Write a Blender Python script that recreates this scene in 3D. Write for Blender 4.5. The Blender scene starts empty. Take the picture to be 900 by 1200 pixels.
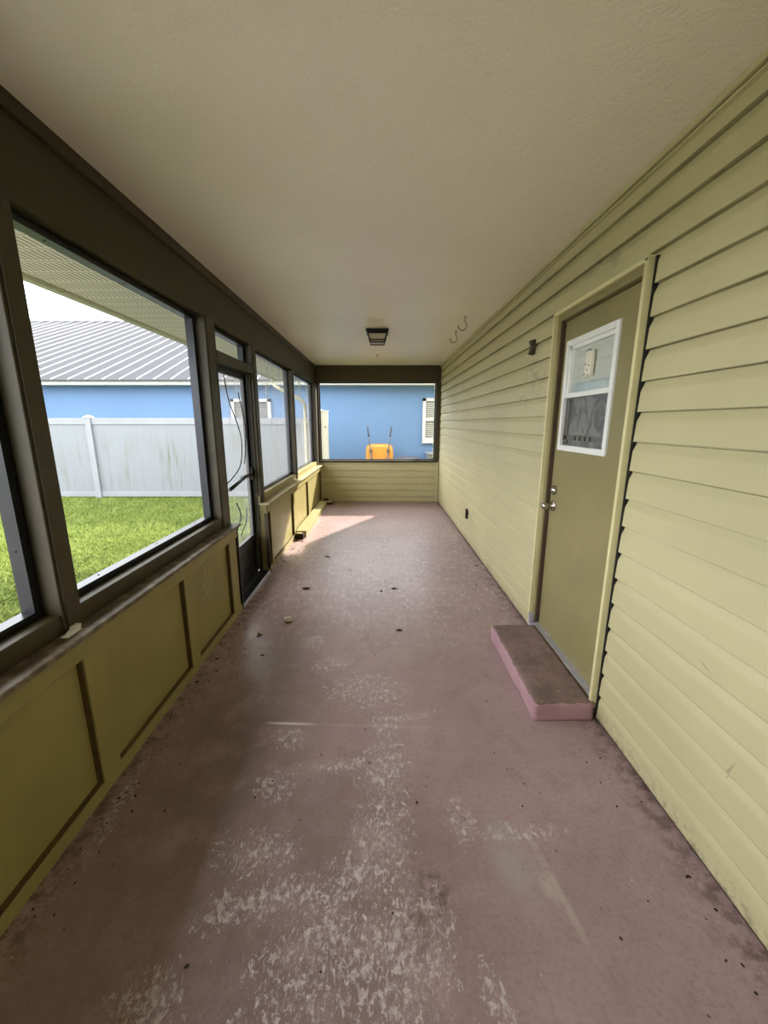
import bpy, bmesh, math, random
import numpy as np
from mathutils import Vector, Matrix, noise
random.seed(7)
rng = np.random.default_rng(7)
S = bpy.context.scene
C = S.collection
PI = math.pi

# ------------------------------------------------------------------ materials
def lin(c):
    return tuple(((v / 12.92) if v <= .04045 else ((v + .055) / 1.055) ** 2.4) for v in c)

class NT:
    def __init__(s, name):
        s.m = bpy.data.materials.new(name); s.m.use_nodes = True
        s.t = s.m.node_tree; s.t.nodes.clear()
        s.out = s.n('ShaderNodeOutputMaterial')
        s.co = s.n('ShaderNodeTexCoord').outputs['Object']
    def n(s, kind, **kw):
        nd = s.t.nodes.new(kind)
        for k, v in kw.items(): setattr(nd, k, v)
        return nd
    def l(s, a, b): s.t.links.new(a, b)
    def put(s, sock, v):
        if isinstance(v, bpy.types.NodeSocket): s.l(v, sock)
        else:
            try: sock.default_value = v
            except Exception: sock.default_value = (*v, 1)
    def math(s, op, a, b=0., c=None, clamp=False):
        nd = s.n('ShaderNodeMath', operation=op, use_clamp=clamp)
        s.put(nd.inputs[0], a); s.put(nd.inputs[1], b)
        if c is not None: s.put(nd.inputs[2], c)
        return nd.outputs[0]
    def mapping(s, vec=None, loc=(0, 0, 0), rot=(0, 0, 0), sc=(1, 1, 1)):
        nd = s.n('ShaderNodeMapping'); s.l(vec or s.co, nd.inputs[0])
        nd.inputs['Location'].default_value = loc; nd.inputs['Rotation'].default_value = rot; nd.inputs['Scale'].default_value = sc
        return nd.outputs[0]
    def noise(s, scale=5, detail=4, rough=.55, vec=None, dist=0.):
        nd = s.n('ShaderNodeTexNoise'); s.l(vec or s.co, nd.inputs['Vector'])
        nd.inputs['Scale'].default_value = scale; nd.inputs['Detail'].default_value = detail
        nd.inputs['Roughness'].default_value = rough; nd.inputs['Distortion'].default_value = dist
        return nd.outputs[0]
    def ramp(s, fac, a, b):            # smoothstep-like 0..1 between a and b
        nd = s.n('ShaderNodeMapRange', interpolation_type='SMOOTHSTEP')
        s.put(nd.inputs[0], fac); nd.inputs[1].default_value = a; nd.inputs[2].default_value = b
        return nd.outputs[0]
    def mix(s, fac, a, b):
        nd = s.n('ShaderNodeMix', data_type='RGBA')
        s.put(nd.inputs['Factor'], fac); s.put(nd.inputs['A'], a); s.put(nd.inputs['B'], b)
        return nd.outputs['Result']
    def xyz(s, vec=None):
        nd = s.n('ShaderNodeSeparateXYZ'); s.l(vec or s.co, nd.inputs[0]); return nd.outputs
    def blob(s, x, y, rx, ry, rot=0.):  # soft ellipse on the floor, 1 in the middle
        d = s.math('SUBTRACT', s.X, x); e = s.math('SUBTRACT', s.Y, y)
        c_, s_ = math.cos(rot), math.sin(rot)
        u = s.math('ADD', s.math('MULTIPLY', d, c_ / rx), s.math('MULTIPLY', e, s_ / rx))
        v = s.math('ADD', s.math('MULTIPLY', d, -s_ / ry), s.math('MULTIPLY', e, c_ / ry))
        q = s.math('ADD', s.math('MULTIPLY', u, u), s.math('MULTIPLY', v, v))
        return s.math('SUBTRACT', 1., q, clamp=True)
    def bsdf(s, color, rough=.6, metal=0., spec=.5, bump=None, bstr=.3, bdist=.002, **kw):
        b = s.n('ShaderNodeBsdfPrincipled')
        s.put(b.inputs['Base Color'], color); s.put(b.inputs['Roughness'], rough); b.inputs['Metallic'].default_value = metal
        b.inputs['Specular IOR Level'].default_value = spec
        if bump is not None:
            bn = s.n('ShaderNodeBump'); bn.inputs['Strength'].default_value = bstr; bn.inputs['Distance'].default_value = bdist
            s.l(bump, bn.inputs['Height']); s.l(bn.outputs[0], b.inputs['Normal'])
        s.l(b.outputs[0], s.out.inputs[0]); s.b = b
        return s.m

def c3(r, g, b): return (*lin((r / 255, g / 255, b / 255)), 1)

def plain(name, col, rough=.6, metal=0., var=.12, scale=9, spec=.5, bump=.15):
    t = NT(name)
    n = t.noise(scale, 5)
    dark = tuple(v * (1 - var) for v in col[:3]) + (1,); lite = tuple(min(1, v * (1 + var)) for v in col[:3]) + (1,)
    c = t.mix(t.ramp(n, .3, .7), dark, lite)
    return t.bsdf(c, rough, metal, spec, t.noise(scale * 12, 3), bump, .001)

M = {}
def m_olive():
    t = NT('olive_trim_paint'); x, y, z = t.xyz()
    c = t.mix(t.ramp(t.noise(6, 5), .3, .7), c3(54, 48, 27), c3(68, 60, 36))
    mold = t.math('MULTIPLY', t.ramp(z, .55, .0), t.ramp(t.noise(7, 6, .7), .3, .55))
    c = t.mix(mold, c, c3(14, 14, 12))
    return t.bsdf(c, .5, bump=t.noise(70, 3), bstr=.15, bdist=.001)
M['olive'] = m_olive()
M['beam'] = plain('beam_olive_paint', c3(57, 49, 23), .6, scale=3, var=.12)
M['door_paint'] = plain('door_olive_paint', c3(140, 131, 90), .42, scale=2.5, var=.08)
M['cream'] = plain('cream_trim_paint', c3(214, 208, 160), .5, var=.05)
M['white_vinyl'] = plain('white_vinyl', c3(235, 237, 236), .35, var=.03)
M['black_alu'] = plain('black_aluminium', c3(22, 22, 24), .38, .3, var=.1)
M['bronze_alu'] = plain('dark_bronze_aluminium', c3(38, 40, 46), .28, .4, var=.08)
M['chrome'] = plain('satin_nickel', c3(190, 186, 178), .22, 1., var=.03, bump=.02)
M['dark'] = plain('dark_rubber', c3(24, 22, 22), .8, var=.2)
M['iron'] = plain('rusty_iron', c3(88, 70, 48), .6, .5, var=.3, scale=40)
M['lantern_glass'] = plain('frosted_lantern_glass', c3(196, 188, 172), .2, var=.05)
M['step_alu'] = plain('aluminium_threshold', c3(190, 190, 205), .4, .5, var=.1, scale=20)
M['orange'] = plain('orange_plastic', c3(202, 134, 46), .4, var=.04)
M['tub'] = plain('dark_grey_plastic', c3(60, 64, 74), .5, var=.1)
M['leaf'] = plain('dry_brown_leaf', c3(82, 60, 38), .8, var=.3, scale=60)
M['leaf_dark'] = plain('dark_dead_leaf', c3(48, 34, 24), .85, var=.3, scale=60)
M['chip'] = plain('white_paint_chip', c3(214, 204, 192), .8, var=.15, scale=50)
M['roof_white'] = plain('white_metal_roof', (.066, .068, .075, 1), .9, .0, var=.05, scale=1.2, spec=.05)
M['roof_rib'] = plain('white_roof_rib', c3(150, 150, 154), .4, var=.03)
M['gutter'] = plain('gutter_white', c3(205, 205, 200), .4, var=.03)
M['own_gutter'] = plain('cream_gutter', c3(176, 172, 146), .45, var=.05)

def m_siding(off):
    t = NT('sage_lap_siding')
    x, y, z = t.xyz()
    base = c3(197, 190, 149)
    n = t.noise(1.6, 5); c = t.mix(t.ramp(n, .3, .75), c3(188, 181, 142), base)
    fine = t.noise(22, 6, .7, t.mapping(sc=(1, .35, 1)))
    c = t.mix(t.math('MULTIPLY', t.ramp(fine, .52, .72), .22), c, c3(178, 178, 144))
    fz = t.math('FRACT', t.math('MULTIPLY', t.math('SUBTRACT', z, off), 1 / .1227))
    ln = t.math('MAXIMUM', t.ramp(fz, .035, .012), t.ramp(fz, .975, .99))
    ln = t.math('MULTIPLY', ln, t.ramp(t.noise(2.5, 5, .6, t.mapping(sc=(1, 1, 4))), .2, .6))
    c = t.mix(t.math('MULTIPLY', ln, .5), c, c3(112, 108, 76))
    # splash dirt on the bottom course
    d = t.math('MULTIPLY', t.math('MULTIPLY', t.ramp(z, .12, .0), t.ramp(y, 7.3, 6.5)), t.ramp(t.noise(30, 6, .7), .46, .66))
    c = t.mix(t.math('MULTIPLY', d, .8), c, c3(108, 100, 76))
    # grey smudges beside the wall bracket and above the door
    t.X, t.Y = y, z
    sm = t.math('ADD', t.blob(2.92, 1.78, .22, .17, .5), t.blob(2.1, 2.2, .3, .06, .05))
    sm = t.math('ADD', sm, t.blob(3.15, 1.62, .25, .05, .3))
    sm = t.math('MULTIPLY', sm, t.ramp(t.noise(9, 4, .6, t.mapping(sc=(1, 1, 3))), .42, .6))
    c = t.mix(t.math('MULTIPLY', sm, .55, clamp=True), c, c3(122, 124, 104))
    # short scuff near the bottom
    sc = t.math('ADD', t.blob(1.03, .40, .006, .05, .3), t.blob(1.18, .66, .035, .004, .3))
    c = t.mix(t.math('MULTIPLY', sc, .6), c, c3(120, 122, 96))
    return t.bsdf(c, .48, bump=t.noise(60, 4, .6, t.mapping(sc=(1, .15, 1))), bstr=.18, bdist=.002)
M['siding'] = m_siding(.02); M['end_siding'] = m_siding(-.022)

def m_ceiling():
    t = NT('cream_popcorn_ceiling')
    c = t.mix(t.ramp(t.noise(1.1, 3), .3, .7), c3(238, 231, 216), c3(244, 238, 224))
    b1 = t.noise(75, 4, .7); b2 = t.noise(30, 3, .6)
    b = t.math('ADD', b1, t.math('MULTIPLY', b2, .9))
    return t.bsdf(c, .3, spec=.8, bump=b, bstr=.5, bdist=.006)
M['ceiling'] = m_ceiling()

def m_floor():
    t = NT('worn_mauve_concrete')
    x, y, z = t.xyz(); t.X, t.Y = x, y
    c = t.mix(t.ramp(t.noise(1.7, 6, .6), .3, .7), c3(159, 135, 138), c3(176, 151, 154))
    c = t.mix(t.math('MULTIPLY', t.ramp(t.noise(9, 6, .7), .45, .75), .5), c, c3(138, 112, 112))
    # brown traffic wear in the middle and by the step
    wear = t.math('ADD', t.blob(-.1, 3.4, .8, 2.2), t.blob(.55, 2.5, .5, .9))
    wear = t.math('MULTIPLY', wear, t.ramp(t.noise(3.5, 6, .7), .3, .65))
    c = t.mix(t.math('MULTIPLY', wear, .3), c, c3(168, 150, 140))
    gr = t.noise(70, 6, .8)
    c = t.mix(t.math('MULTIPLY', t.ramp(gr, .46, .66), .42), c, c3(122, 98, 102))
    dk = t.math('MULTIPLY', t.math('MAXIMUM', t.blob(-.25, .85, .75, .75), t.blob(-.7, 1.5, .5, 1.3)), t.ramp(t.noise(5, 6, .7), .25, .6))  # browner near and left: shade put into the colour, with worn-paint dirt
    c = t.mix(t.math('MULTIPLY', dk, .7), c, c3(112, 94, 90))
    # fine scuffed lighter texture; window sheen of the back half put into its colour
    f = t.math('MULTIPLY', t.ramp(t.noise(26, 8, .75, t.mapping(sc=(1, .5, 1))), .5, .68), t.ramp(y, 1.9, 3.2))
    c = t.mix(t.math('MULTIPLY', f, .7), c, c3(214, 198, 194))
    # paint worn away to pale cement, chipped islands
    blobs = [(-.43, 1.09, .2, .11, 0), (-.35, .95, .3, .08, .2), (-.1, 1.0, .3, .1, .5), (-.13, .82, .3, .16, .3), (.06, .8, .14, .32, 0),
             (.16, .86, .08, .2, 0), (.0, 1.15, .14, .3, -.1), (.02, 1.42, .14, .25, -.1), (.02, 1.68, .1, .13, 0), (.15, 1.74, .2, .04, .25),
             (-.18, 1.45, .22, .05, .1), (-.42, 1.6, .12, .08, 0), (-.3, 2.2, .16, .1, .5), (-.45, 2.45, .1, .12, 0), (-.43, 1.35, .12, .1, 0), (.3, .72, .05, .12, .2),
             (-.1, .6, .45, .2, 0), (.3, 1.2, .07, .12, 0), (-.06, 1.95, .3, .2, 0), (-1.02, 1.28, .05, .3, .1), (-.6, .72, .12, .12, 0), (.5, 1.16, .22, .05, 0)]
    m = None
    for b in blobs:
        q = t.blob(*b); m = q if m is None else t.math('MAXIMUM', m, q)
    n1 = t.noise(48, 9, .75, t.mapping(sc=(1, .7, 1)), .4); n2 = t.noise(9, 4)
    lev = t.math('ADD', t.math('ADD', n1, t.math('MULTIPLY', n2, .25)), t.math('MULTIPLY', t.math('POWER', m, .5), .125))
    chips = t.math('MULTIPLY', t.ramp(lev, .775, .80), t.ramp(m, .01, .1))
    n3 = t.noise(110, 6, .8, t.mapping(sc=(1.3, .5, 1)))
    fine = t.math('MULTIPLY', t.ramp(t.math('ADD', n3, t.math('MULTIPLY', t.math('POWER', m, .6), .12)), .64, .69), t.ramp(m, .1, .5))
    chips = t.math('MAXIMUM', chips, t.math('MULTIPLY', fine, .75))
    # thin sprinkled flecks everywhere
    vo = t.n('ShaderNodeTexVoronoi'); vo.inputs['Scale'].default_value = 24; t.l(t.co, vo.inputs['Vector'])
    fl = t.math('MULTIPLY', t.ramp(vo.outputs['Distance'], .11, .07), t.ramp(t.noise(4, 4), .55, .62))
    chips = t.math('MAXIMUM', chips, t.math('MULTIPLY', fl, .7))
    c = t.mix(chips, c, t.mix(t.ramp(t.noise(60, 3), .3, .7), c3(172, 160, 162), c3(208, 196, 198)))
    # dark stains
    st = t.math('MAXIMUM', t.blob(.17, .97, .06, .1, .2), t.blob(.3, 1.23, .035, .07, 0))
    st = t.math('MAXIMUM', st, t.blob(.1, .88, .05, .09, 0))
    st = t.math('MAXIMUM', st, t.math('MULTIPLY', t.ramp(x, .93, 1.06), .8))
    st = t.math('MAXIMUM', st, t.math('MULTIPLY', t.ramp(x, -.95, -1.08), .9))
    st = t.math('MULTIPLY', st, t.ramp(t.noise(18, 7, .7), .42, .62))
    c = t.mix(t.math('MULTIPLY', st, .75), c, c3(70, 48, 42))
    # specks of dark grit
    vo2 = t.n('ShaderNodeTexVoronoi'); vo2.inputs['Scale'].default_value = 17; t.l(t.co, vo2.inputs['Vector'])
    g = t.math('MULTIPLY', t.ramp(vo2.outputs['Distance'], .1, .05), t.ramp(t.noise(2.2, 4), .48, .6))
    c = t.mix(t.math('MULTIPLY', g, .7), c, c3(62, 44, 38))
    # grey scuffs and long pale streaks
    sc = t.math('MULTIPLY', t.blob(.45, 1.06, .09, .2, .22), t.ramp(t.noise(6, 5), .3, .6))
    c = t.mix(t.math('MULTIPLY', sc, .65), c, c3(168, 162, 158))
    ln = t.math('MAXIMUM', t.blob(.56, 1.0, .018, .22, .18), t.blob(.54, .98, .035, .06, .1))
    ln = t.math('MULTIPLY', ln, t.ramp(t.noise(14, 4), .3, .55))
    c = t.mix(t.math('MULTIPLY', ln, .65), c, c3(186, 176, 170))
    cr = t.math('MULTIPLY', t.ramp(t.math('ABSOLUTE', t.math('SUBTRACT', t.math('ADD', y, t.math('MULTIPLY', x, .04)), 1.68)), .012, .003),
                t.math('MULTIPLY', t.ramp(x, -.62, -.5), t.ramp(x, .45, .1)))
    cr = t.math('MULTIPLY', cr, t.math('ADD', .12, t.math('MULTIPLY', t.blob(-.45, 1.7, .14, .2), .9)))
    c = t.mix(cr, c, c3(216, 208, 200))
    r = t.math('ADD', .24, t.math('MULTIPLY', t.noise(5, 5), .2))
    bh = t.math('ADD', t.noise(40, 6, .7), t.math('MULTIPLY', chips, -.8))
    return t.bsdf(c, r, spec=.5, bump=bh, bstr=.3, bdist=.002)
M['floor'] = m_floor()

def m_panel():
    t = NT('ochre_green_panel_paint')
    x, y, z = t.xyz(); t.X, t.Y = y, z
    c = t.mix(t.ramp(t.noise(2.4, 4), .3, .7), c3(152, 142, 90), c3(162, 152, 99))
    s = t.math('MULTIPLY', t.blob(2.42, .42, .1, .16, -.35), t.ramp(t.noise(16, 5, .6, t.mapping(sc=(1, 3, .4))), .5, .62))
    c = t.mix(t.math('MULTIPLY', s, .55), c, c3(206, 204, 180))
    d = t.ramp(t.noise(34, 6, .8), .66, .72)
    c = t.mix(t.math('MULTIPLY', d, .5), c, c3(70, 58, 34))
    return t.bsdf(c, .5, bump=t.noise(40, 4), bstr=.12, bdist=.002)
M['panel'] = m_panel()

def m_ledge():
    t = NT('dusty_ledge_paint')
    c = t.mix(t.ramp(t.noise(14, 6, .7), .4, .65), c3(92, 82, 62), c3(136, 126, 112))
    return t.bsdf(c, .5, bump=t.noise(60, 4), bstr=.3, bdist=.002)
M['ledge'] = m_ledge()

def m_step(name, a, b, d):
    t = NT(name)
    c = t.mix(t.ramp(t.noise(7, 7, .7), .35, .65), a, b)
    c = t.mix(t.math('MULTIPLY', t.ramp(t.noise(28, 7, .75), .56, .66), .6), c, d)
    return t.bsdf(c, .75, bump=t.noise(45, 7, .7), bstr=.6, bdist=.004)
M['step_top'] = m_step('worn_step_top', c3(112, 94, 86), c3(136, 112, 106), c3(168, 150, 142))
M['step_side'] = m_step('pink_step_side', c3(166, 130, 140), c3(180, 145, 153), c3(124, 98, 100))

def m_stucco(name, col):
    t = NT(name)
    c = t.mix(t.ramp(t.noise(.7, 4), .3, .7), tuple(v * .93 for v in col[:3]) + (1,), col)
    return t.bsdf(c, .85, bump=t.noise(25, 6, .7), bstr=.5, bdist=.01)
M['blue'] = m_stucco('blue_stucco', (.115, .205, .35, 1))

def m_fence():
    t = NT('mildewed_white_vinyl')
    x, y, z = t.xyz()
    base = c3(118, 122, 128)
    st = t.noise(7, 6, .65, t.mapping(sc=(1, 1, .08)))
    pat = t.noise(.55, 2)
    hgt = t.math('MULTIPLY', t.ramp(z, -.26, .1), t.ramp(z, 1.52, .6))
    k = t.math('MULTIPLY', t.math('MULTIPLY', t.ramp(st, .46, .66), t.ramp(pat, .42, .62)), hgt)
    c = t.mix(t.math('MULTIPLY', k, .9), base, c3(88, 90, 70))
    c = t.mix(t.math('MULTIPLY', t.ramp(z, -.05, -.26), .5), c, c3(104, 96, 84))
    # tongue and groove board lines
    w = t.math('FRACT', t.math('MULTIPLY', x, 1 / .152))
    g = t.ramp(t.math('ABSOLUTE', t.math('SUBTRACT', w, .5)), .03, .0)
    c = t.mix(t.math('MULTIPLY', g, .5), c, c3(96, 98, 100))
    return t.bsdf(c, .45)
M['fence'] = m_fence()
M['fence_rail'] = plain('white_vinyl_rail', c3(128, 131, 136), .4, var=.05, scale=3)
M['gate_vinyl'] = plain('cream_vinyl_gate', c3(172, 165, 140), .4, var=.04, scale=3)

def m_soffit():
    t = NT('perforated_soffit_vinyl')
    x, y, z = t.xyz()
    fy = t.math('FRACT', t.math('MULTIPLY', y, 1 / .15))
    band = t.math('MULTIPLY', t.ramp(fy, .14, .2), t.ramp(fy, .98, .92))
    fx = t.math('FRACT', t.math('MULTIPLY', x, 1 / .03))
    slot = t.math('MULTIPLY', t.ramp(fx, .2, .35), t.ramp(fx, .8, .65))
    c = t.mix(t.math('MULTIPLY', t.math('MULTIPLY', band, slot), .75), c3(236, 228, 220), c3(96, 94, 88))
    gr = t.ramp(t.math('ABSOLUTE', t.math('SUBTRACT', fy, .07)), .035, .01)
    c = t.mix(t.math('MULTIPLY', gr, .8), c, c3(92, 90, 76))
    return t.bsdf(c, .5)
M['soffit'] = m_soffit()

def m_ground():
    t = NT('lawn_soil')
    c = t.mix(t.ramp(t.noise(5, 6, .7), .3, .7), (.035, .06, .01, 1), (.07, .11, .02, 1))
    return t.bsdf(c, .95, spec=.1, bump=t.noise(30, 6), bstr=.8, bdist=.02)
M['ground'] = m_ground()

def m_grass():
    t = NT('grass_blade')
    at = t.n('ShaderNodeAttribute', attribute_name='tint').outputs['Fac']
    c = t.mix(at, (.05, .08, .014, 1), (.34, .40, .12, 1))
    big = t.ramp(t.noise(.9, 4, .6), .35, .7)
    c = t.mix(t.math('MULTIPLY', big, .45), c, (.2, .25, .045, 1))
    d = t.n('ShaderNodeBsdfDiffuse'); t.l(c, d.inputs[0])
    tr = t.n('ShaderNodeBsdfTranslucent'); t.l(c, tr.inputs[0])
    mx = t.n('ShaderNodeMixShader'); mx.inputs[0].default_value = .35
    t.l(d.outputs[0], mx.inputs[1]); t.l(tr.outputs[0], mx.inputs[2]); t.l(mx.outputs[0], t.out.inputs[0])
    return t.m
M['grass'] = m_grass()

def m_film(name, amt, col, streak=True, gloss=.06):
    t = NT(name)
    tr = t.n('ShaderNodeBsdfTransparent'); d = t.n('ShaderNodeBsdfDiffuse'); tl = t.n('ShaderNodeBsdfTranslucent'); g = t.n('ShaderNodeBsdfGlossy')
    d.inputs[0].default_value = col; tl.inputs[0].default_value = col; g.inputs['Roughness'].default_value = .2
    m1 = t.n('ShaderNodeMixShader'); m1.inputs[0].default_value = .4; t.l(d.outputs[0], m1.inputs[1]); t.l(tl.outputs[0], m1.inputs[2])
    m2 = t.n('ShaderNodeMixShader'); m2.inputs[0].default_value = gloss; t.l(m1.outputs[0], m2.inputs[1]); t.l(g.outputs[0], m2.inputs[2])
    m3 = t.n('ShaderNodeMixShader')
    if streak:
        f = t.ramp(t.noise(6, 4, .55, t.mapping(sc=(1, 1, .13)), .8), .38, .72)
        t.l(t.math('ADD', amt * .6, t.math('MULTIPLY', f, amt)), m3.inputs[0])
    else: m3.inputs[0].default_value = amt
    t.l(tr.outputs[0], m3.inputs[1]); t.l(m2.outputs[0], m3.inputs[2]); t.l(m3.outputs[0], t.out.inputs[0])
    return t.m
M['film'] = m_film('cloudy_plastic_film', .31, (.5, .5, .52, 1))
M['screen'] = m_film('insect_screen_mesh', .07, (.06, .06, .065, 1), False, 0.)

def m_glass():
    t = NT('door_window_glass')
    tr = t.n('ShaderNodeBsdfTransparent'); tr.inputs[0].default_value = (.93, .95, .95, 1); g = t.n('ShaderNodeBsdfGlossy'); g.inputs['Roughness'].default_value = .03
    m = t.n('ShaderNodeMixShader'); m.inputs[0].default_value = .08
    t.l(tr.outputs[0], m.inputs[1]); t.l(g.outputs[0], m.inputs[2]); t.l(m.outputs[0], t.out.inputs[0])
    return t.m
M['glass'] = m_glass()
def m_doorscreen():
    t = NT('door_insect_screen')
    c = t.mix(t.ramp(t.noise(11, 3, .5, None, 1.), .42, .62), c3(86, 88, 88), c3(124, 125, 122))
    return t.bsdf(c, .4, spec=.6)
M['door_screen'] = m_doorscreen()

# ------------------------------------------------------------------ mesh helpers
def link(name, bm, mat, parent=None, smooth=False):
    me = bpy.data.meshes.new(name); bm.normal_update()
    if smooth:
        for f in bm.faces: f.smooth = True
    bm.to_mesh(me); bm.free()
    for m in (mat if isinstance(mat, (list, tuple)) else [mat]): me.materials.append(M[m] if isinstance(m, str) else m)
    o = bpy.data.objects.new(name, me); C.objects.link(o)
    if parent is not None:
        o.parent = parent; o.matrix_parent_inverse = parent_mat(parent).inverted()
    return o
def parent_mat(p):
    m = Matrix.LocRotScale(p.location, p.rotation_euler, p.scale)
    return parent_mat(p.parent) @ p.matrix_parent_inverse @ m if p.parent else m
def B(bm, x0, x1, y0, y1, z0, z1, bev=0.):
    b2 = bmesh.new(); bmesh.ops.create_cube(b2, size=1)
    bmesh.ops.scale(b2, vec=(abs(x1 - x0), abs(y1 - y0), abs(z1 - z0)), verts=b2.verts)
    bmesh.ops.translate(b2, vec=((x0 + x1) / 2, (y0 + y1) / 2, (z0 + z1) / 2), verts=b2.verts)
    if bev: bmesh.ops.bevel(b2, geom=b2.edges[:], offset=bev, segments=2, affect='EDGES', profile=.5)
    merge(bm, b2); return bm
def merge(bm, b2):
    me = bpy.data.meshes.new('t'); b2.to_mesh(me); b2.free(); bm.from_mesh(me); bpy.data.meshes.remove(me)
def box(name, mat, dims, parent=None, bev=.002):
    return link(name, B(bmesh.new(), *dims, bev), mat, parent)
def boxes(name, mat, L, parent=None, bev=.002):
    bm = bmesh.new()
    for d in L: B(bm, *d, bev)
    return link(name, bm, mat, parent)
def tube(bm, pts, r, seg=8, cap=True):
    pts = [Vector(p) for p in pts]; rings = []
    up = Vector((0, 0, 1))
    for i, p in enumerate(pts):
        d = (pts[min(i + 1, len(pts) - 1)] - pts[max(i - 1, 0)]).normalized()
        a = d.cross(up)
        if a.length < .05: a = d.cross(Vector((1, 0, 0)))
        a.normalize(); b = d.cross(a)
        rr = r[i] if isinstance(r, (list, tuple)) else r
        rings.append([bm.verts.new(p + (a * math.cos(2 * PI * k / seg) + b * math.sin(2 * PI * k / seg)) * rr) for k in range(seg)])
    for A, Bq in zip(rings, rings[1:]):
        for k in range(seg): bm.faces.new((A[k], A[(k + 1) % seg], Bq[(k + 1) % seg], Bq[k]))
    if cap: bm.faces.new(rings[0][::-1]); bm.faces.new(rings[-1])
    return bm
def prism(bm, prof, axis, a, b):   # prof: 2D polygon; extruded along axis
    def P(u, v, w):
        return {'Y': (u, w, v), 'X': (w, u, v), 'Z': (u, v, w)}[axis]
    A = [bm.verts.new(P(u, v, a)) for u, v in prof]; Bv = [bm.verts.new(P(u, v, b)) for u, v in prof]
    n = len(prof)
    for k in range(n): bm.faces.new((A[k], A[(k + 1) % n], Bv[(k + 1) % n], Bv[k]))
    bm.faces.new(A[::-1]); bm.faces.new(Bv)
    bmesh.ops.recalc_face_normals(bm, faces=bm.faces[:])
    return bm
def thing(name, label, cat, loc, group=None, rz=0.):
    o = bpy.data.objects.new(name, None); C.objects.link(o); o.location = loc; o.rotation_euler = (0, 0, rz); o.empty_display_size = .1
    return tag(o, label, cat, group)
def tag(o, label, cat, group=None, kind=None):
    o['label'] = label; o['category'] = cat
    if group: o['group'] = group
    if kind: o['kind'] = kind
    return o
def struct(o, label=None):
    o['kind'] = 'structure'
    if label: o['label'] = label
    return o
def sroot(name, loc=(0, 0, 0), label=None):
    o = bpy.data.objects.new(name, None); C.objects.link(o); o.location = loc; o.empty_display_size = .1
    return struct(o, label)

M['far_ledge'] = plain('sunlit_dusty_ledge', c3(178, 166, 124), .5, var=.15, scale=20)  # lighter past the screen door: sun on the ledge put into the colour
M['brown_strip'] = plain('shaded_jamb_brown', c3(78, 62, 48), .6)
M['reveal'] = plain('shaded_stained_molding', c3(84, 70, 38), .7, var=.25, scale=20)  # recess shade and dirt both put into this dark brown
XR = 1.07; XL = -1.135; YE = 7.4; YB = -2.2; ZC = 2.44
# ------------------------------------------------------------------ floor, ceiling
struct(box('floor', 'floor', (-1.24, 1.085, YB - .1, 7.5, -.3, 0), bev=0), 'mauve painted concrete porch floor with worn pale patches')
cl = struct(box('ceiling', 'ceiling', (-1.235, 1.25, YB - .1, 7.5, ZC, ZC + .02), bev=0), 'cream textured porch ceiling')

# ------------------------------------------------------------------ lap siding
PER = .1227
def siding(bm, axis, face, sgn, a, b, z0, z1, off):
    k = math.floor((z0 - off) / PER)
    while off + k * PER < z1 - .004:
        s = max(z0, off + k * PER); e = min(z1, off + (k + 1) * PER)
        full0 = off + k * PER
        def d(z): 
            t = (z - full0) / PER
            return .017 - .005 * t if t < .62 else .0139 * (.5 + .5 * math.cos(PI * (t - .62) / .38))
        pr = [(face + sgn * (d(s)), s)]
        for q in (.02, .2, .4, .62, .68, .74, .8, .86, .92, .97):
            z = full0 + q * PER
            if s < z < e - .006: pr.append((face + sgn * d(z), z))
        pr += [(face + sgn * d(e - .005), e - .005), (face - sgn * .006, e - .004), (face - sgn * .006, s)]
        prism(bm, pr, axis, a, b); k += 1
DY0, DY1, DZ = 1.737, 2.60, 2.083     # doorway incl. casing
bm = bmesh.new()
for a, b, z0, z1 in ((YB, DY0 - .004, 0.012, 2.414), (DY1 + .004, 8.3, .012, 2.414), (DY0 - .004, DY1 + .004, DZ + .004, 2.414)):
    siding(bm, 'Y', XR + .021, -1, a, b, z0, z1, .02)
wr = struct(link('wall_right', bm, 'siding'), 'sage green lap siding wall')
bm = bmesh.new()
B(bm, XR + .027, XR + .18, YB, DY0, -.26, ZC); B(bm, XR + .027, XR + .18, DY1, 8.3, -.26, ZC); B(bm, XR + .027, XR + .18, DY0, DY1, DZ, ZC); B(bm, XR + .027, XR + .18, DY0, DY1, -.26, .055)
link('wall_backing', bm, 'siding', wr)
boxes('top_trim', 'siding', [(XR - .022, XR + .016, YB, YE, 2.418, ZC), (XR - .012, XR + .016, YB, YE, 2.405, 2.412)], wr)

# ------------------------------------------------------------------ left wall
wl = sroot('wall_left', (XL, 0, 0), 'olive screened half wall with panelled base')
XI, XO = -1.095, -1.205
def knee(y0, y1, stiles, rails=True, endcap=None):
    w = box('knee_panel', 'panel', (XO, XI - .027, y0, y1, 0, .68), wl, 0)
    box('rail', 'panel', (XI - .028, XI, y0, y1, .598, .68), wl)
    box('rail', 'panel', (XI - .028, XI, y0, y1, 0.0, .05), wl)
    for a, b in stiles:
        box('stile', 'panel', (XI - .028, XI - .0005, a, b, .05, .598), wl)
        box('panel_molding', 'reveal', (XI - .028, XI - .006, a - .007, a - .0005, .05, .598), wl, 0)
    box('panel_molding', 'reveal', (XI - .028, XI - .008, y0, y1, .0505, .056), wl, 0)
knee(YB, 2.95, [(-1.55, -1.45), (-.8, -.7), (-.05, .05), (.64, .70), (1.32, 1.42), (2.09, 2.19), (2.77, 2.90)])
knee(3.75, 7.4, [(3.87, 3.93), (4.93, 5.0), (5.97, 6.03), (7.3, 7.38)])
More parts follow.
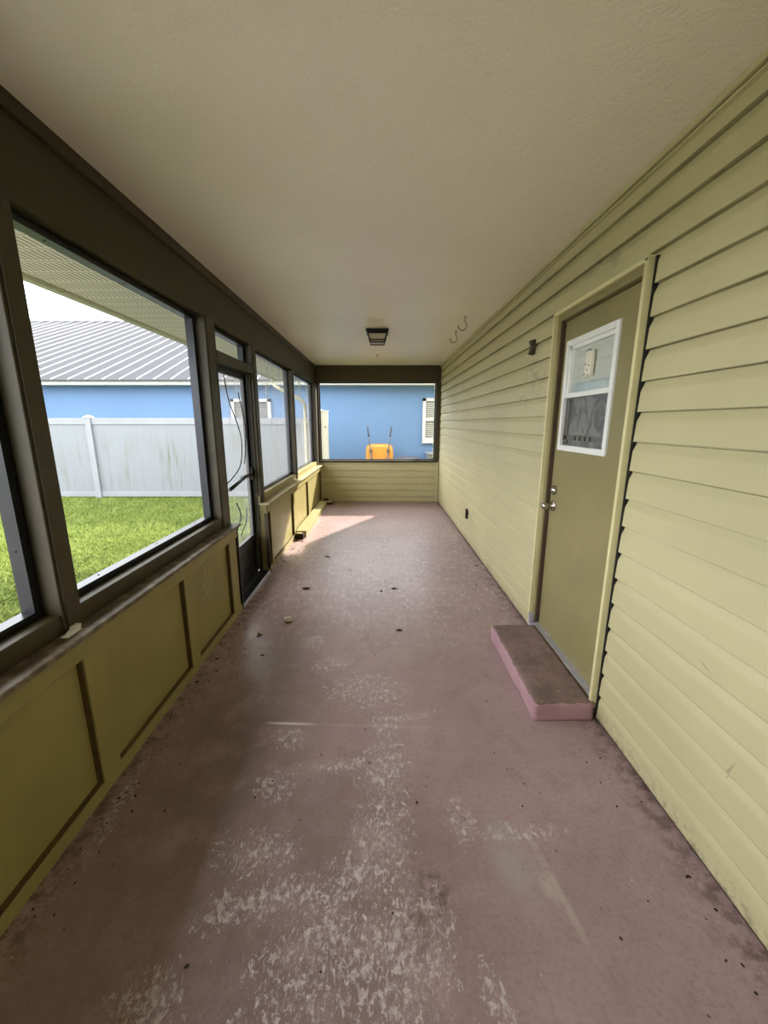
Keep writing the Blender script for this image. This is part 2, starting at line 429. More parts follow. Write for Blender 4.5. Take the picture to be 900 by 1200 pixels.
for a, b in ((YB, 2.96), (3.74, YE)):
    box('ledge', 'ledge' if b < 3 else 'far_ledge', (XO, -1.066, a, b, .682, .702), wl, .004)
    box('sill', 'olive' if b < 3 else 'panel', (XO, XL - .012, a, b if b > 3 else 2.94, .702, .7755), wl, .004)  # far sill gets the lighter paint so that it looks sunlit
box('end_board', 'olive', (XO, XI + .004, 2.932, 2.952, 0, .68), wl)
box('end_board', 'olive', (XO, XI + .004, 3.75, 3.768, 0, .68), wl)
POSTS = [(-1.55, -1.46, .70), (-.12, -.03, .70), (1.315, 1.405, .70), (2.79, 2.925, .70), (3.75, 3.87, .0), (5.40, 5.49, .70), (7.2, 7.4, .70)]
for a, b, z0 in POSTS:
    box('post', 'olive', (XO, XL - .004, a, b, z0, 2.13), wl, .003)
    box('post_bead', 'olive', (XO + .02, XL + .003, a + .012, b - .03, z0 if z0 else .001, 2.128), wl, .002)
box('post', 'olive', (XO, XL - .004, 2.925, 2.95, 0, 2.13), wl, .003)
box('door_stop', 'olive', (XO + .01, XL - .03, 3.735, 3.752, .02, 1.88), wl, .002)
box('header', 'olive', (XO, XL, 2.95, 3.75, 1.875, 1.945), wl, .003)
box('top_beam', 'beam', (-1.245, -1.16, YB, YE, 2.13, ZC), wl, .002)
boxes('beam_trim', 'beam', [(-1.162, -1.140, YB, YE, 2.385, ZC)], wl, .003)
# strip lying on the base of the far panels
struct(box('trim_1', 'panel', (XI, -.965, 5.0, 7.05, 0.0, .085), None, .004), 'pale ochre box curb along base of far left wall')

# back wall behind the viewer, with its own screened opening
wb = sroot('wall_back', (0, YB, 0))
bm = bmesh.new(); siding(bm, 'X', YB - .03, 1, -1.2, XR, 0, 2.414, .1)
link('lower_siding', bm, 'siding', wb)
box('wall_core', 'siding', (-1.24, XR, YB - .12, YB - .036, 0, ZC), wb, 0)

# end wall
we = sroot('wall_end', (0, YE, 0), 'far half wall of sage siding under a screened opening')
bm = bmesh.new(); siding(bm, 'X', YE + .02, -1, -1.12, XR - .012, 0.006, .742, -.022)
link('lower_siding', bm, 'end_siding', we)
box('wall_core', 'siding', (-1.2, XR, YE + .026, YE + .10, -.26, .742), we, 0)
box('top_beam', 'beam', (-1.165, XR, YE - .005, YE + .1, 2.158, ZC), we)
box('sill', 'olive', (-1.135, XR - .004, YE - .02, YE + .1, .742, .782), we, .004)
box('post', 'olive', (-1.2, -1.105, YE, YE + .09, .782, 2.158), we)
box('post', 'olive', (.995, XR + .01, YE - .01, YE + .09, .782, 2.158), we)
box('corner_board', 'cream', (XR - .035, XR - .008, YE - .012, YE + .01, .0, .742), we, .001)

# windows: aluminium frame, screws, insect screen, film
def window(n, a, b, z0, z1, film=False, xa=-1.25, fr='bronze_alu', w=.03, wa=None, wb_=None, scr=True):
    r = sroot('window_%d' % n, (-1.22, (a + b) / 2, z0), None)
    wa = wa or w; wb_ = wb_ or w
    bm = bmesh.new()
    B(bm, xa, -1.202, a, b, z0, z0 + .028); B(bm, xa, -1.202, a, b, z1 - .028, z1)
    B(bm, xa, -1.202, a, a + wa, z0 + .028, z1 - .028); B(bm, xa, -1.202, b - wb_, b, z0 + .028, z1 - .028)
    f = link('window_frame', bm, fr, r)
    # thin screen channel with screws
    bm = bmesh.new()
    for i in range(3):
        for zz in (z0 + .0285, z1 - .0285):
            y = a + (b - a) * (i + .5) / 3
            bmesh.ops.create_cone(bm, cap_ends=True, segments=8, radius1=.005, radius2=.004, depth=.003, matrix=Matrix.Translation((-1.226, y, zz)))
    for zz in (z0 + .25, (z0 + z1) / 2, z1 - .25):
        for y, s in ((a + wa, 1), (b - wb_, -1)):
            bmesh.ops.create_cone(bm, cap_ends=True, segments=8, radius1=.005, radius2=.004, depth=.003, matrix=Matrix.Translation((-1.226, y, zz)) @ Matrix.Rotation(PI / 2, 4, 'X'))
    link('screw', bm, 'dark', f)
    bm = bmesh.new(); xs = -1.243
    vs = [bm.verts.new(p) for p in ((xs, a + wa, z0 + .028), (xs, b - wb_, z0 + .028), (xs, b - wb_, z1 - .028), (xs, a + wa, z1 - .028))]
    bm.faces.new(vs)
    if scr: link('insect_screen', bm, 'screen', r)
    else: bm.free()
    if film: plastic(a + wa, b - wb_, z0 + .03, z1 - .03, r, -1.222)
    return r
def plastic(a, b, z0, z1, parent, x, amp=.016):
    bm = bmesh.new(); nx, nz = 50, 36; V = []
    for j in range(nz + 1):
        for i in range(nx + 1):
            u, v = i / nx, j / nz
            e = min(u, 1 - u, v, 1 - v) * 5; e = min(1, e)
            y = a + (b - a) * u; z = z0 + (z1 - z0) * v
            f = math.sin(y * 38 + 2.2 * math.sin(z * 2.1 + y * 3)) * .5 + math.sin(y * 17 + 3 * v + 1) * .6 + noise.noise(Vector((y * 3, z * 1.3, 4))) * 1.6
            V.append(bm.verts.new((x + amp * e * f, y, z)))
    for j in range(nz):
        for i in range(nx):
            q = j * (nx + 1) + i; bm.faces.new((V[q], V[q + 1], V[q + nx + 2], V[q + nx + 1]))
    return link('plastic_film', bm, 'film', parent, True)
window(1, -1.46, -.12, .775, 2.125)
window(2, -.03, 1.315, .775, 2.125, w=.035)
window(3, 1.405, 2.79, .775, 2.125, w=.04)
window(4, 2.95, 3.75, 1.945, 2.125, wb_=.05)
window(5, 3.87, 5.40, .775, 2.125, film=True)
window(6, 5.49, 7.2, .775, 2.125, film=True, wb_=.05)
r = sroot('window_7', (0, YE + .05, .78))
bm = bmesh.new(); y0, y1 = YE + .055, YE + .095
B(bm, -1.105, .995, y0, y1, .782, .797); B(bm, -1.105, .995, y0, y1, 2.143, 2.158); B(bm, -1.105, -1.088, y0, y1, .797, 2.143); B(bm, .978, .995, y0, y1, .797, 2.143)
link('window_frame', bm, 'black_alu', r)
bm = bmesh.new(); yy = YE + .09
bm.faces.new([bm.verts.new(p) for p in ((-1.088, yy, .797), (.978, yy, .797), (.978, yy, 2.143), (-1.088, yy, 2.143))])
link('insect_screen', bm, 'screen', r)

# ------------------------------------------------------------------ screen door (left)
d2 = sroot('door_2', (-1.21, 3.35, 0), 'black aluminium screen door with torn plastic film')
xa, xb = -1.238, -1.206
bm = bmesh.new()
B(bm, xa, xb, 2.955, 3.01, .03, 1.878, .003); B(bm, xa, xb, 3.675, 3.755, .03, 1.878, .003)
B(bm, xa, xb, 3.01, 3.675, 1.82, 1.878, .003); B(bm, xa, xb, 3.01, 3.675, .36, .41, .003); B(bm, xa, xb, 3.01, 3.675, .03, .09, .003)
link('door_frame', bm, 'black_alu', d2)
bm = bmesh.new(); B(bm, xa + .01, xb - .012, 3.01, 3.675, .09, .36)
for k in range(3): B(bm, xb - .013, xb - .006, 3.03, 3.655, .13 + k * .08, .136 + k * .08)
link('kick_plate', bm, 'black_alu', d2)
plastic(3.01, 3.675, .41, 1.82, d2, -1.215, .007)
bm = bmesh.new(); B(bm, xb - .004, xb + .02, 3.69, 3.712, .93, 1.05, .004); B(bm, xb + .018, xb + .03, 3.66, 3.712, 1.0, 1.015, .003)
link('door_handle', bm, 'black_alu', d2)
bm = bmesh.new(); tube(bm, [(-1.165, 3.06, .945), (-1.18, 3.42, .985)], .015, 12)
cz = link('door_closer', bm, 'black_alu', d2, True)
bm = bmesh.new(); tube(bm, [(-1.163, 2.955, .935), (-1.165, 3.06, .945)], .006, 8); B(bm, -1.185, -1.15, 2.952, 2.966, .90, .965, .002)
link('closer_rod', bm, 'chrome', cz)
bm = bmesh.new(); B(bm, -1.206, -1.17, 3.41, 3.45, .975, .997, .003); B(bm, -1.206, -1.19, 3.43, 3.7, .97, 1.0, .002)
link('closer_bracket', bm, 'black_alu', cz)
def spl(pts, n=10):
    P = [Vector(p) for p in pts]; out = []
    for i in range(len(P) - 1):
        p0, p1, p2, p3 = P[max(i - 1, 0)], P[i], P[i + 1], P[min(i + 2, len(P) - 1)]
        for k in range(n):
            t = k / n
            out.append(.5 * ((2 * p1) + (p2 - p0) * t + (2 * p0 - 5 * p1 + 4 * p2 - p3) * t * t + (3 * p1 - p0 - 3 * p2 + p3) * t ** 3))
    out.append(P[-1]); return out
for pts in ([(-1.19, 3.179, 1.801), (-1.19, 3.25, 1.617), (-1.185, 3.40, 1.42), (-1.18, 3.441, 1.277), (-1.18, 3.37, 1.104), (-1.185, 3.184, 1.02), (-1.19, 3.03, .985)],
            [(-1.2, 3.263, .80), (-1.18, 3.285, .70), (-1.19, 3.276, .63), (-1.2, 3.131, .50)], [(-1.2, 3.50, .70), (-1.185, 3.42, .6), (-1.2, 3.31, .50)],
            [(-1.2, 3.5, 1.7), (-1.18, 3.56, 1.4), (-1.19, 3.5, 1.1)]):
    link('loose_screen_cord', tube(bmesh.new(), spl(pts), .0045, 6), 'dark', d2, True)
boxes('threshold', 'black_alu', [(-1.245, -1.10, 2.954, 3.748, 0.0, .022), (-1.19, -1.17, 2.954, 3.748, .022, .032)], d2)
box('threshold_strip', 'step_alu', (-1.106, -1.096, 2.955, 3.745, 0.0, .026), d2)
box('hinge', 'chrome', (xb - .002, xb + .01, 3.715, 3.738, .24, .31), d2)

# ------------------------------------------------------------------ entrance door (right)
d1 = sroot('door_1', (XR, 2.17, 0), 'olive entrance door with small white framed window')
bm = bmesh.new(); xo = XR - .028
B(bm, xo, XR + .03, DY0 - .004, DY0 + .016, .06, DZ, .003); B(bm, xo, XR + .03, DY1 - .016, DY1 + .004, .06, DZ, .003); B(bm, xo, XR + .03, DY0 - .004, DY1 + .004, DZ - .016, DZ + .006, .003)
link('casing', bm, 'cream', d1)
box('casing_shadow_gap', 'dark', (XR + .001, XR + .022, DY0 - .014, DY0 - .004, .02, DZ + .0), d1, 0)
bm = bmesh.new()
B(bm, XR - .004, XR + .16, DY0 + .016, DY0 + .05, .06, DZ - .016, .002); B(bm, XR - .004, XR + .16, DY1 - .046, DY1 - .016, .06, DZ - .016, .002); B(bm, XR - .004, XR + .16, DY0 + .05, DY1 - .046, 2.035, DZ - .016, .002)
link('jamb', bm, 'door_paint', d1)
box('weatherstrip_shade', 'dark', (XR + .045, XR + .16, DY1 - .058, DY1 - .046, .09, 2.035), d1, 0)
box('weatherstrip_shade', 'brown_strip', (XR + .006, XR + .045, DY1 - .052, DY1 - .046, .09, 2.035), d1, 0)  # covers the left jamb face, whose shade is put into the brown
box('weatherstrip_shade', 'dark', (XR + .05, XR + .16, DY0 + .05, DY1 - .058, 2.029, 2.036), d1, 0)
WY0, WY1, WZ0, WZ1 = 1.955, 2.49, 1.288, 1.912
SX = XR + .028
bm = bmesh.new(); a, b = DY0 + .052, DY1 - .060
B(bm, SX, SX + .045, a, WY0 + .02, .095, 2.029); B(bm, SX, SX + .045, WY1 - .02, b, .095, 2.029); B(bm, SX, SX + .045, WY0 + .02, WY1 - .02, .095, WZ0 + .02); B(bm, SX, SX + .045, WY0 + .02, WY1 - .02, WZ1 - .02, 2.029)
sl = link('door_slab', bm, 'door_paint', d1)
bm = bmesh.new(); w = .032; x1 = SX - .012
for q in ((WY0, WY0 + w, WZ0, WZ1), (WY1 - w, WY1, WZ0, WZ1), (WY0 + w, WY1 - w, WZ0, WZ0 + w), (WY0 + w, WY1 - w, WZ1 - w, WZ1)): B(bm, x1, SX + .03, *q, .003)
wi = link('window_frame', bm, 'white_vinyl', d1)
MZ = 1.598
boxes('sash', 'white_vinyl', [(SX + .001, SX + .03, WY0 + w, WY0 + w + .022, MZ, WZ1 - w), (SX + .001, SX + .03, WY1 - w - .022, WY1 - w, MZ, WZ1 - w), (SX + .001, SX + .03, WY0 + w, WY1 - w, WZ1 - w - .022, WZ1 - w), (SX - .006, SX + .03, WY0 + w, WY1 - w, MZ - .008, MZ + .018)], wi)
box('window_pane', 'glass', (SX + .016, SX + .02, WY0 + w + .01, WY1 - w - .01, MZ, WZ1 - w - .01), wi, 0)
bm = bmesh.new(); B(bm, SX + .012, SX + .016, WY0 + w, WY1 - w, WZ0 + w, MZ - .005)
link('insect_screen', bm, 'door_screen', wi)
M['screen_frame'] = plain('grey_screen_frame', c3(104, 102, 98), .4, .2)
bm = bmesh.new()
for q in ((WY1 - w - .05, WY1 - w - .028, WZ0 + w + .01, MZ - .02), (WY1 - w - .02, WY1 - w - .004, WZ0 + w, MZ - .008), (WY0 + w + .006, WY0 + w + .018, WZ0 + w + .01, MZ - .02), (WY0 + w, WY1 - w, WZ0 + w + .03, WZ0 + w + .06)): B(bm, SX + .004, SX + .014, *q, .001)
sf = link('screen_frame', bm, 'screen_frame', wi)
bm = bmesh.new()
for k in range(4): B(bm, SX + .001, SX + .006, 2.13 + k * .055, 2.138 + k * .055, WZ0 + w + .032, WZ0 + w + .056, .001)
link('frame_clip', bm, 'dark', sf)
# pale pleated shade and small latch plate behind the glass
bm = bmesh.new(); prof = []
n = 13
for k in range(n):
    z = 1.90 - (1.90 - 1.675) * k / (n - 1); prof.append((SX + .023 + (.004 if k % 2 else 0), z))
prof += [(SX + .045, 1.675), (SX + .045, 1.90)]
prism(bm, prof, 'Y', WY0 + .03, WY1 - .03)
M['shade'] = plain('pale_shade_cloth', c3(240, 238, 228), .7, var=.02)
sh = link('shade', bm, 'shade', wi)
bm = bmesh.new(); B(bm, SX + .022, SX + .046, WY0 + .03, WY1 - .03, 1.665, 1.678, .003); link('shade_rail', bm, 'white_vinyl', sh)
bm = bmesh.new(); B(bm, SX + .03, SX + .034, WY0 + .02, WY1 - .02, WZ0, 1.68)
M['curtain'] = plain('pale_blue_grey_curtain', c3(214, 222, 226), .8, var=.06, scale=5); link('curtain', bm, 'curtain', wi)
bm = bmesh.new(); B(bm, SX - .004, SX + .014, 2.195, 2.262, 1.69, 1.822, .003)
M['plate'] = plain('yellowed_white_plastic', c3(228, 222, 206), .5, var=.04)
lp = link('latch_plate', bm, 'plate', wi)
bm = bmesh.new()
for (yy, zz) in ((2.205, 1.818), (2.222, 1.82), (2.245, 1.818), (2.21, 1.74), (2.245, 1.75), (2.225, 1.72), (2.215, 1.695), (2.25, 1.7)): B(bm, SX - .007, SX - .003, yy, yy + .008, zz, zz + .006, .001)
link('plate_hole', bm, 'dark', lp)
def lathe(bm, c, axis, prof, seg=20):
    c = Vector(c); ax = Vector(axis).normalized(); a = ax.orthogonal().normalized(); b = ax.cross(a); R = []
    for t, r in prof:
        R.append([bm.verts.new(c + ax * t + (a * math.cos(2 * PI * k / seg) + b * math.sin(2 * PI * k / seg)) * max(r, 1e-4)) for k in range(seg)])
    for A, Bq in zip(R, R[1:]):
        for k in range(seg): bm.faces.new((A[k], A[(k + 1) % seg], Bq[(k + 1) % seg], Bq[k]))
    bm.faces.new(R[0][::-1]); bm.faces.new(R[-1]); bmesh.ops.recalc_face_normals(bm, faces=bm.faces[:]); return bm
ky = 2.485
link('door_knob', lathe(bmesh.new(), (SX, ky, .935), (-1, 0, 0), [(0, .034), (.006, .034), (.009, .03), (.012, .014), (.035, .012), (.042, .022), (.055, .027), (.068, .025), (.075, .016), (.077, .0)]), 'chrome', d1, True)
link('deadbolt', lathe(bmesh.new(), (SX, ky, 1.035), (-1, 0, 0), [(0, .03), (.012, .029), (.018, .023), (.022, .02), (.024, .0)]), 'chrome', d1, True)
for z in (1.80, 1.06, .29):
    bm = bmesh.new(); tube(bm, [(SX - .006, DY0 + .056, z - .05), (SX - .006, DY0 + .056, z + .05)], .007, 10); B(bm, SX - .003, SX + .002, DY0 + .058, DY0 + .075, z - .045, z + .045, .001)
    link('hinge', bm, 'iron', d1)
bm = bmesh.new(); prism(bm, [(XR - .03, .062), (XR - .03, .09), (XR + .0, .098), (SX + .05, .098), (SX + .05, .062)], 'Y', DY0 + .016, DY1 - .016)
link('door_sill', bm, 'step_alu', d1)
box('sill_end_patch', 'step_alu', (XR - .032, XR - .006, DY1 - .05, DY1 - .016, .098, .155), d1)

# ------------------------------------------------------------------ concrete step
def rough_slab(x0, x1, y0, y1, z0, z1):
    bm = bmesh.new(); nx, ny, nz = 14, 34, 6; g = {}
    for i in range(nx + 1):
        for j in range(ny + 1):
            for k in range(nz + 1):
                if i in (0, nx) or j in (0, ny) or k in (0, nz):
                    p = Vector((x0 + (x1 - x0) * i / nx, y0 + (y1 - y0) * j / ny, z0 + (z1 - z0) * k / nz))
                    w = noise.noise(p * 9) * .004 + noise.noise(p * 30) * .002
                    ed = (i == 0) + (j == 0) + (k == nz)
                    if ed >= 2: p += Vector((.006, .006 if j == 0 else 0, -.006)) + Vector((1, 1, 1)) * (noise.noise(p * 24) * .008)
                    if i == 0: p.x += w
                    if j == 0: p.y += w
                    if k == nz: p.z += w * .7
                    if k == 0: p.z = z0
                    g[i, j, k] = bm.verts.new(p)
    def q(a, b, c, d, mi=0):
        f = bm.faces.new((g[a], g[b], g[c], g[d])); f.material_index = mi; f.smooth = True
    for i in range(nx):
        for j in range(ny): q((i, j, nz), (i + 1, j, nz), (i + 1, j + 1, nz), (i, j + 1, nz), 1); q((i, j, 0), (i, j + 1, 0), (i + 1, j + 1, 0), (i + 1, j, 0))
    for k in range(nz):
        for j in range(ny): q((0, j, k), (0, j, k + 1), (0, j + 1, k + 1), (0, j + 1, k)); q((nx, j, k), (nx, j + 1, k), (nx, j + 1, k + 1), (nx, j, k + 1))
        for i in range(nx): q((i, 0, k), (i + 1, 0, k), (i + 1, 0, k + 1), (i, 0, k + 1)); q((i, ny, k), (i, ny, k + 1), (i + 1, ny, k + 1), (i + 1, ny, k))
    return bm
st = link('concrete_step', rough_slab(.758, 1.052, 1.715, 2.5, .0, .1), ['step_side', 'step_top'])
tag(st, 'low mauve concrete step slab at the foot of the entrance door', 'step')

# ------------------------------------------------------------------ ceiling lantern and hooks, wall bracket, outlet
L0 = thing('ceiling_light', 'black square lantern with frosted panes fixed flat under the ceiling', 'ceiling light', (-.035, 4.72, ZC))
def frustum(bm, cx, cy, z0, h0, z1, h1):
    A = [bm.verts.new((cx + sx * h0, cy + sy * h0, z0)) for sx, sy in ((-1, -1), (1, -1), (1, 1), (-1, 1))]
    Bv = [bm.verts.new((cx + sx * h1, cy + sy * h1, z1)) for sx, sy in ((-1, -1), (1, -1), (1, 1), (-1, 1))]
    for k in range(4): bm.faces.new((A[k], A[(k + 1) % 4], Bv[(k + 1) % 4], Bv[k]))
    bm.faces.new(A[::-1]); bm.faces.new(Bv); bmesh.ops.recalc_face_normals(bm, faces=bm.faces[:])
cx, cy = -.035, 4.72
bm = bmesh.new(); B(bm, cx - .122, cx + .122, cy - .122, cy + .122, ZC - .025, ZC, .003); frustum(bm, cx, cy, ZC - .025, .115, ZC - .045, .10)
link('canopy_plate', bm, 'black_alu', L0)
bm = bmesh.new(); frustum(bm, cx, cy, ZC - .045, .094, ZC - .128, .073); link('glass_shade', bm, 'lantern_glass', L0)
bm = bmesh.new()
for sx, sy in ((-1, -1), (1, -1), (1, 1), (-1, 1)): tube(bm, [(cx + sx * .098, cy + sy * .098, ZC - .045), (cx + sx * .076, cy + sy * .076, ZC - .131)], .007, 6)
for zz, h in ((ZC - .106, .083), (ZC - .132, .078)):
    for k in range(4):
        a = ((-1, -1), (1, -1), (1, 1), (-1, 1))[k]; b = ((-1, -1), (1, -1), (1, 1), (-1, 1))[(k + 1) % 4]
        tube(bm, [(cx + a[0] * h, cy + a[1] * h, zz), (cx + b[0] * h, cy + b[1] * h, zz)], .0065, 6)
link('cage', bm, 'black_alu', L0)
link('bulb', lathe(bmesh.new(), (cx, cy, ZC - .05), (0, 0, -1), [(0, .012), (.02, .014), (.04, .026), (.06, .02), (.068, .0)], 12), 'lantern_glass', L0, True)
def hook(x, y, label, s=1.):
    pts = [(x + .02 * s, y, ZC + .002), (x + .02 * s, y, ZC - .03 * s)]
    for k in range(13):
        a = math.radians(60 - k * 20.5); pts.append((x + .0 * s + .037 * s * math.cos(a), y, ZC - .075 * s + .037 * s * math.sin(a)))
    bm = bmesh.new(); tube(bm, pts, .0032, 8)
    bmesh.ops.create_cone(bm, cap_ends=True, segments=12, radius1=.006, radius2=.01, depth=.006, matrix=Matrix.Translation((x + .02 * s, y, ZC - .003)))
    tag(link('ceiling_hook', bm, 'iron', None, True), label, 'hook', 'hooks in the ceiling near the siding wall')
hook(.785, 4.12, 'rusty plant hook in the ceiling, the nearer and larger of two', 1.1)
hook(.81, 4.74, 'rusty plant hook in the ceiling, the farther of two toward the end window', 1.05)
bm = bmesh.new(); lathe(bm, (-.05, 6.3, ZC), (0, 0, -1), [(0, .012), (.006, .012), (.008, .004), (.03, .004), (.032, 0)], 10)
tag(link('screw_hook', bm, 'dark', None, True), 'tiny dark screw stub in the ceiling beyond the black lantern', 'screw')

bk = thing('wall_bracket', 'small olive curved bracket block on the siding left of the door', 'bracket', (XR - .012, 2.97, 1.97))
bm = bmesh.new(); prof = []
for k in range(9):
    t = k / 8; prof.append((XR - .030 + .010 * math.sin(PI * t), 2.008 - .088 * t))
prof += [(XR - .0, 1.92), (XR - .0, 2.008)]
prism(bm, prof, 'Y', 2.955, 2.998); link('bracket_body', bm, 'olive', bk)
box('back_plate', 'olive', (XR - .012, XR + .004, 2.948, 3.004, 1.915, 2.014), bk)
ou = thing('electrical_box', 'open black electrical outlet hole low on the siding wall', 'outlet', (XR - .004, 4.83, .35))
bm = bmesh.new(); ya, yb, za, zb = 4.795, 4.865, .295, .41; x0_, x1_ = XR - .012, XR + .01
for q in ((ya, ya + .006, za, zb), (yb - .006, yb, za, zb), (ya, yb, za, za + .006), (ya, yb, zb - .006, zb)): B(bm, x0_, x1_, *q)
B(bm, XR + .002, x1_, ya, yb, za, zb); link('box_shell', bm, 'dark', ou)
boxes('receptacle', 'black_alu', [(XR - .01, XR + .004, 4.812, 4.848, .315, .35), (XR - .01, XR + .004, 4.812, 4.848, .36, .392)], ou)

# ------------------------------------------------------------------ small loose things
bm = bmesh.new(); 
prism(bm, [(1.285, .703), (1.30, .712), (1.335, .720), (1.352, .726), (1.36, .722), (1.352, .703)], 'X', -1.128, -1.112)
B(bm, -1.135, -1.105, 1.285, 1.352, .7025, .7065, .001); B(bm, -1.131, -1.109, 1.325, 1.342, .7065, .724, .002)
tag(link('plastic_clip', bm, 'white_vinyl'), 'white plastic clip on the dark ledge below the near window post', 'clip')
def leaf(x, y, s_, rot, label, mat='leaf', z=.0015, group=None, curl=.3):
    s = s_ * .62; bm = bmesh.new(); n = 6; L_ = []; R_ = []; Mid = []
    for k in range(n + 1):
        t = k / n; w = s * .28 * math.sin(PI * min(.97, max(.04, t)) ** .9)
        c = curl * s * (t - .5) ** 2 * 1.4
        Mid.append(bm.verts.new(((t - .5) * s, 0, c))); L_.append(bm.verts.new(((t - .5) * s, w, c + w * .35))); R_.append(bm.verts.new(((t - .5) * s, -w, c + w * .3)))
    for k in range(n): bm.faces.new((Mid[k], Mid[k + 1], L_[k + 1], L_[k])); bm.faces.new((R_[k], R_[k + 1], Mid[k + 1], Mid[k]))
    bmesh.ops.solidify(bm, geom=bm.faces[:], thickness=.0012)
    bmesh.ops.rotate(bm, verts=bm.verts, cent=(0, 0, 0), matrix=Matrix.Rotation(rot, 3, 'Z'))
    zm = min(v.co.z for v in bm.verts); bmesh.ops.translate(bm, verts=bm.verts, vec=(0, 0, -zm))
    o = link('dry_leaf', bm, mat); o.location = (x, y, z * 0); tag(o, label, 'leaf', group)
    return o
def chunk(name, x, y, s, label, cat, mat='chip', seed=0, flat=.45):
    bm = bmesh.new(); bmesh.ops.create_icosphere(bm, subdivisions=3, radius=1)
    for v in bm.verts:
        k = 1 + .45 * noise.noise(v.co * 1.6 + Vector((seed, 0, 0))) + .2 * noise.noise(v.co * 4 + Vector((seed, 3, 0)))
        v.co = Vector((v.co.x * s * k, v.co.y * s * .8 * k, v.co.z * s * flat * k))
    zm = min(v.co.z for v in bm.verts); bmesh.ops.translate(bm, verts=bm.verts, vec=(0, 0, -zm - .001))
    o = link(name, bm, mat); o.location = (x, y, 0); tag(o, label, cat); return o
M['stone'] = plain('white_brown_rubble', c3(222, 212, 204), .85, var=.22, scale=55)
chunk('plaster_chunk', -.695, 2.74, .033, 'crumpled pale lump of plaster on the floor opposite the screen door', 'rubble', 'stone', 3, .5)
leaf(-.842, 2.53, .075, .7, 'curled brown leaf left of the pale plaster lump')
chunk('plaster_chip', -.852, 2.56, .013, 'small white chip beside the curled brown leaf', 'rubble', 'chip', 5, .5)
chunk('plaster_chip', -1.04, 2.82, .014, 'small white chip at the foot of the wall by the screen door threshold', 'rubble', 'chip', 9, .5)
leaf(-.752, 2.29, .05, .3, 'dark leaf scrap nearest the viewer among the scraps below the plaster lump', 'leaf_dark')
leaf(-.585, 4.205, .1, .2, 'long brown leaf on the floor level with the far left window', 'leaf')
leaf(-.665, 3.342, .13, .25, 'large dry brown leaf lying flat past the screen door', 'leaf')
leaf(.008, 3.286, .06, 1.2, 'dark leaf fragment mid floor, left one of a close pair', 'leaf_dark')
leaf(.122, 3.342, .09, .1, 'dark leaf fragment mid floor, right one of a close pair', 'leaf_dark')
leaf(.134, 2.603, .085, .0, 'thin dark twig-like leaf mid floor left of the step', 'leaf_dark', curl=.1)
leaf(.72, 3.26, .035, .6, 'tiny dark leaf bit nearest the step in the right scatter', 'leaf_dark')
leaf(.874, 3.419, .05, 1.9, 'small dark leaf bit in the middle of the right scatter', 'leaf_dark')
leaf(1.03, 3.43, .045, 2.2, 'small dark leaf bit touching the siding wall beyond the step', 'leaf_dark')
leaf(1.0, 3.93, .08, .1, 'dark leaf sliver farthest along the siding wall base', 'leaf_dark')
leaf(-.31, 3.8, .05, .5, 'small brown leaf bit in the middle of the worn floor', 'leaf')
leaf(.037, 4.6, .05, .9, 'small leaf bit farthest out on the middle floor', 'leaf_dark')
rem = [(-1.0, 2.37), (-.98, 2.12), (-1.03, 2.25), (-1.02, 2.5), (-.97, 2.62), (-1.05, 2.02), (-.92, 2.21)]
for i, (x, y) in enumerate(rem):
    leaf(x, y, .03 + .01 * (i % 3), i * 1.3, 'small dark leaf litter along the base of the near left wall', 'leaf_dark', group='leaf litter by the near left wall')
rem = [(-1.0, 4.25), (-.95, 4.42), (-1.03, 4.5), (-.9, 4.62), (-1.02, 4.05), (-.98, 4.8)]
for i, (x, y) in enumerate(rem):
    leaf(x, y, .045 + .01 * (i % 3), i * 1.1, 'small leaf litter at the base of the left wall past the screen door', 'leaf', group='leaf litter past the screen door')
# block at curb end and rubble pile in far corner
bk2 = thing('wood_block', 'dark broken block lying against the near end of the pale curb', 'block', (-1.03, 4.95, 0))
bm = rough_slab(-1.09, -.985, 4.9, 4.985, .0, .07); link('block_body', bm, ['leaf_dark', 'leaf_dark'], bk2)
bm = bmesh.new(); B(bm, -1.075, -1.01, 4.905, 4.965, .066, .078, .003); link('block_cap', bm, 'panel', bk2)
pc = rough_slab(-1.0, -.88, 7.12, 7.24, 0, .055); o = link('brick_piece', pc, ['leaf', 'stone']); tag(o, 'grey brown brick piece on the floor in the far left corner', 'brick')
chunk('dirt_clump', -1.02, 7.32, .05, 'dark clump of dirt and leaves in the far left corner behind the brick piece', 'dirt', 'leaf_dark', 2, .8)
chunk('plaster_chip', -.80, 7.17, .02, 'pale chip on the floor right of the brick piece', 'rubble', 'chip', 12, .4)
# countless grit
bm = bmesh.new()
for i in range(420):
    if i < 200: x = -1.06 + abs(random.gauss(0, .1)); y = random.uniform(.9, 7.2)
    elif i < 300: x = 1.03 - abs(random.gauss(0, .07)); y = random.uniform(.7, 7.2)
    else: x = random.uniform(-.9, 1.0); y = random.uniform(.6, 6)
    if -1.1 < x < 1.04 and not (.74 < x and 1.7 < y < 2.52) and not (x < -.95 and y > 4.85):
        s = random.uniform(.0015, .0045)
        bmesh.ops.create_icosphere(bm, subdivisions=1, radius=s, matrix=Matrix.Translation((x, y, s * .5)) @ Matrix.Rotation(random.random() * 3, 4, 'Z') @ Matrix.Diagonal((random.uniform(.7, 2), 1, .6, 1)))
tag(link('floor_grit', bm, 'leaf_dark'), 'tiny dark grit and leaf crumbs scattered over the porch floor', 'grit', kind='stuff')

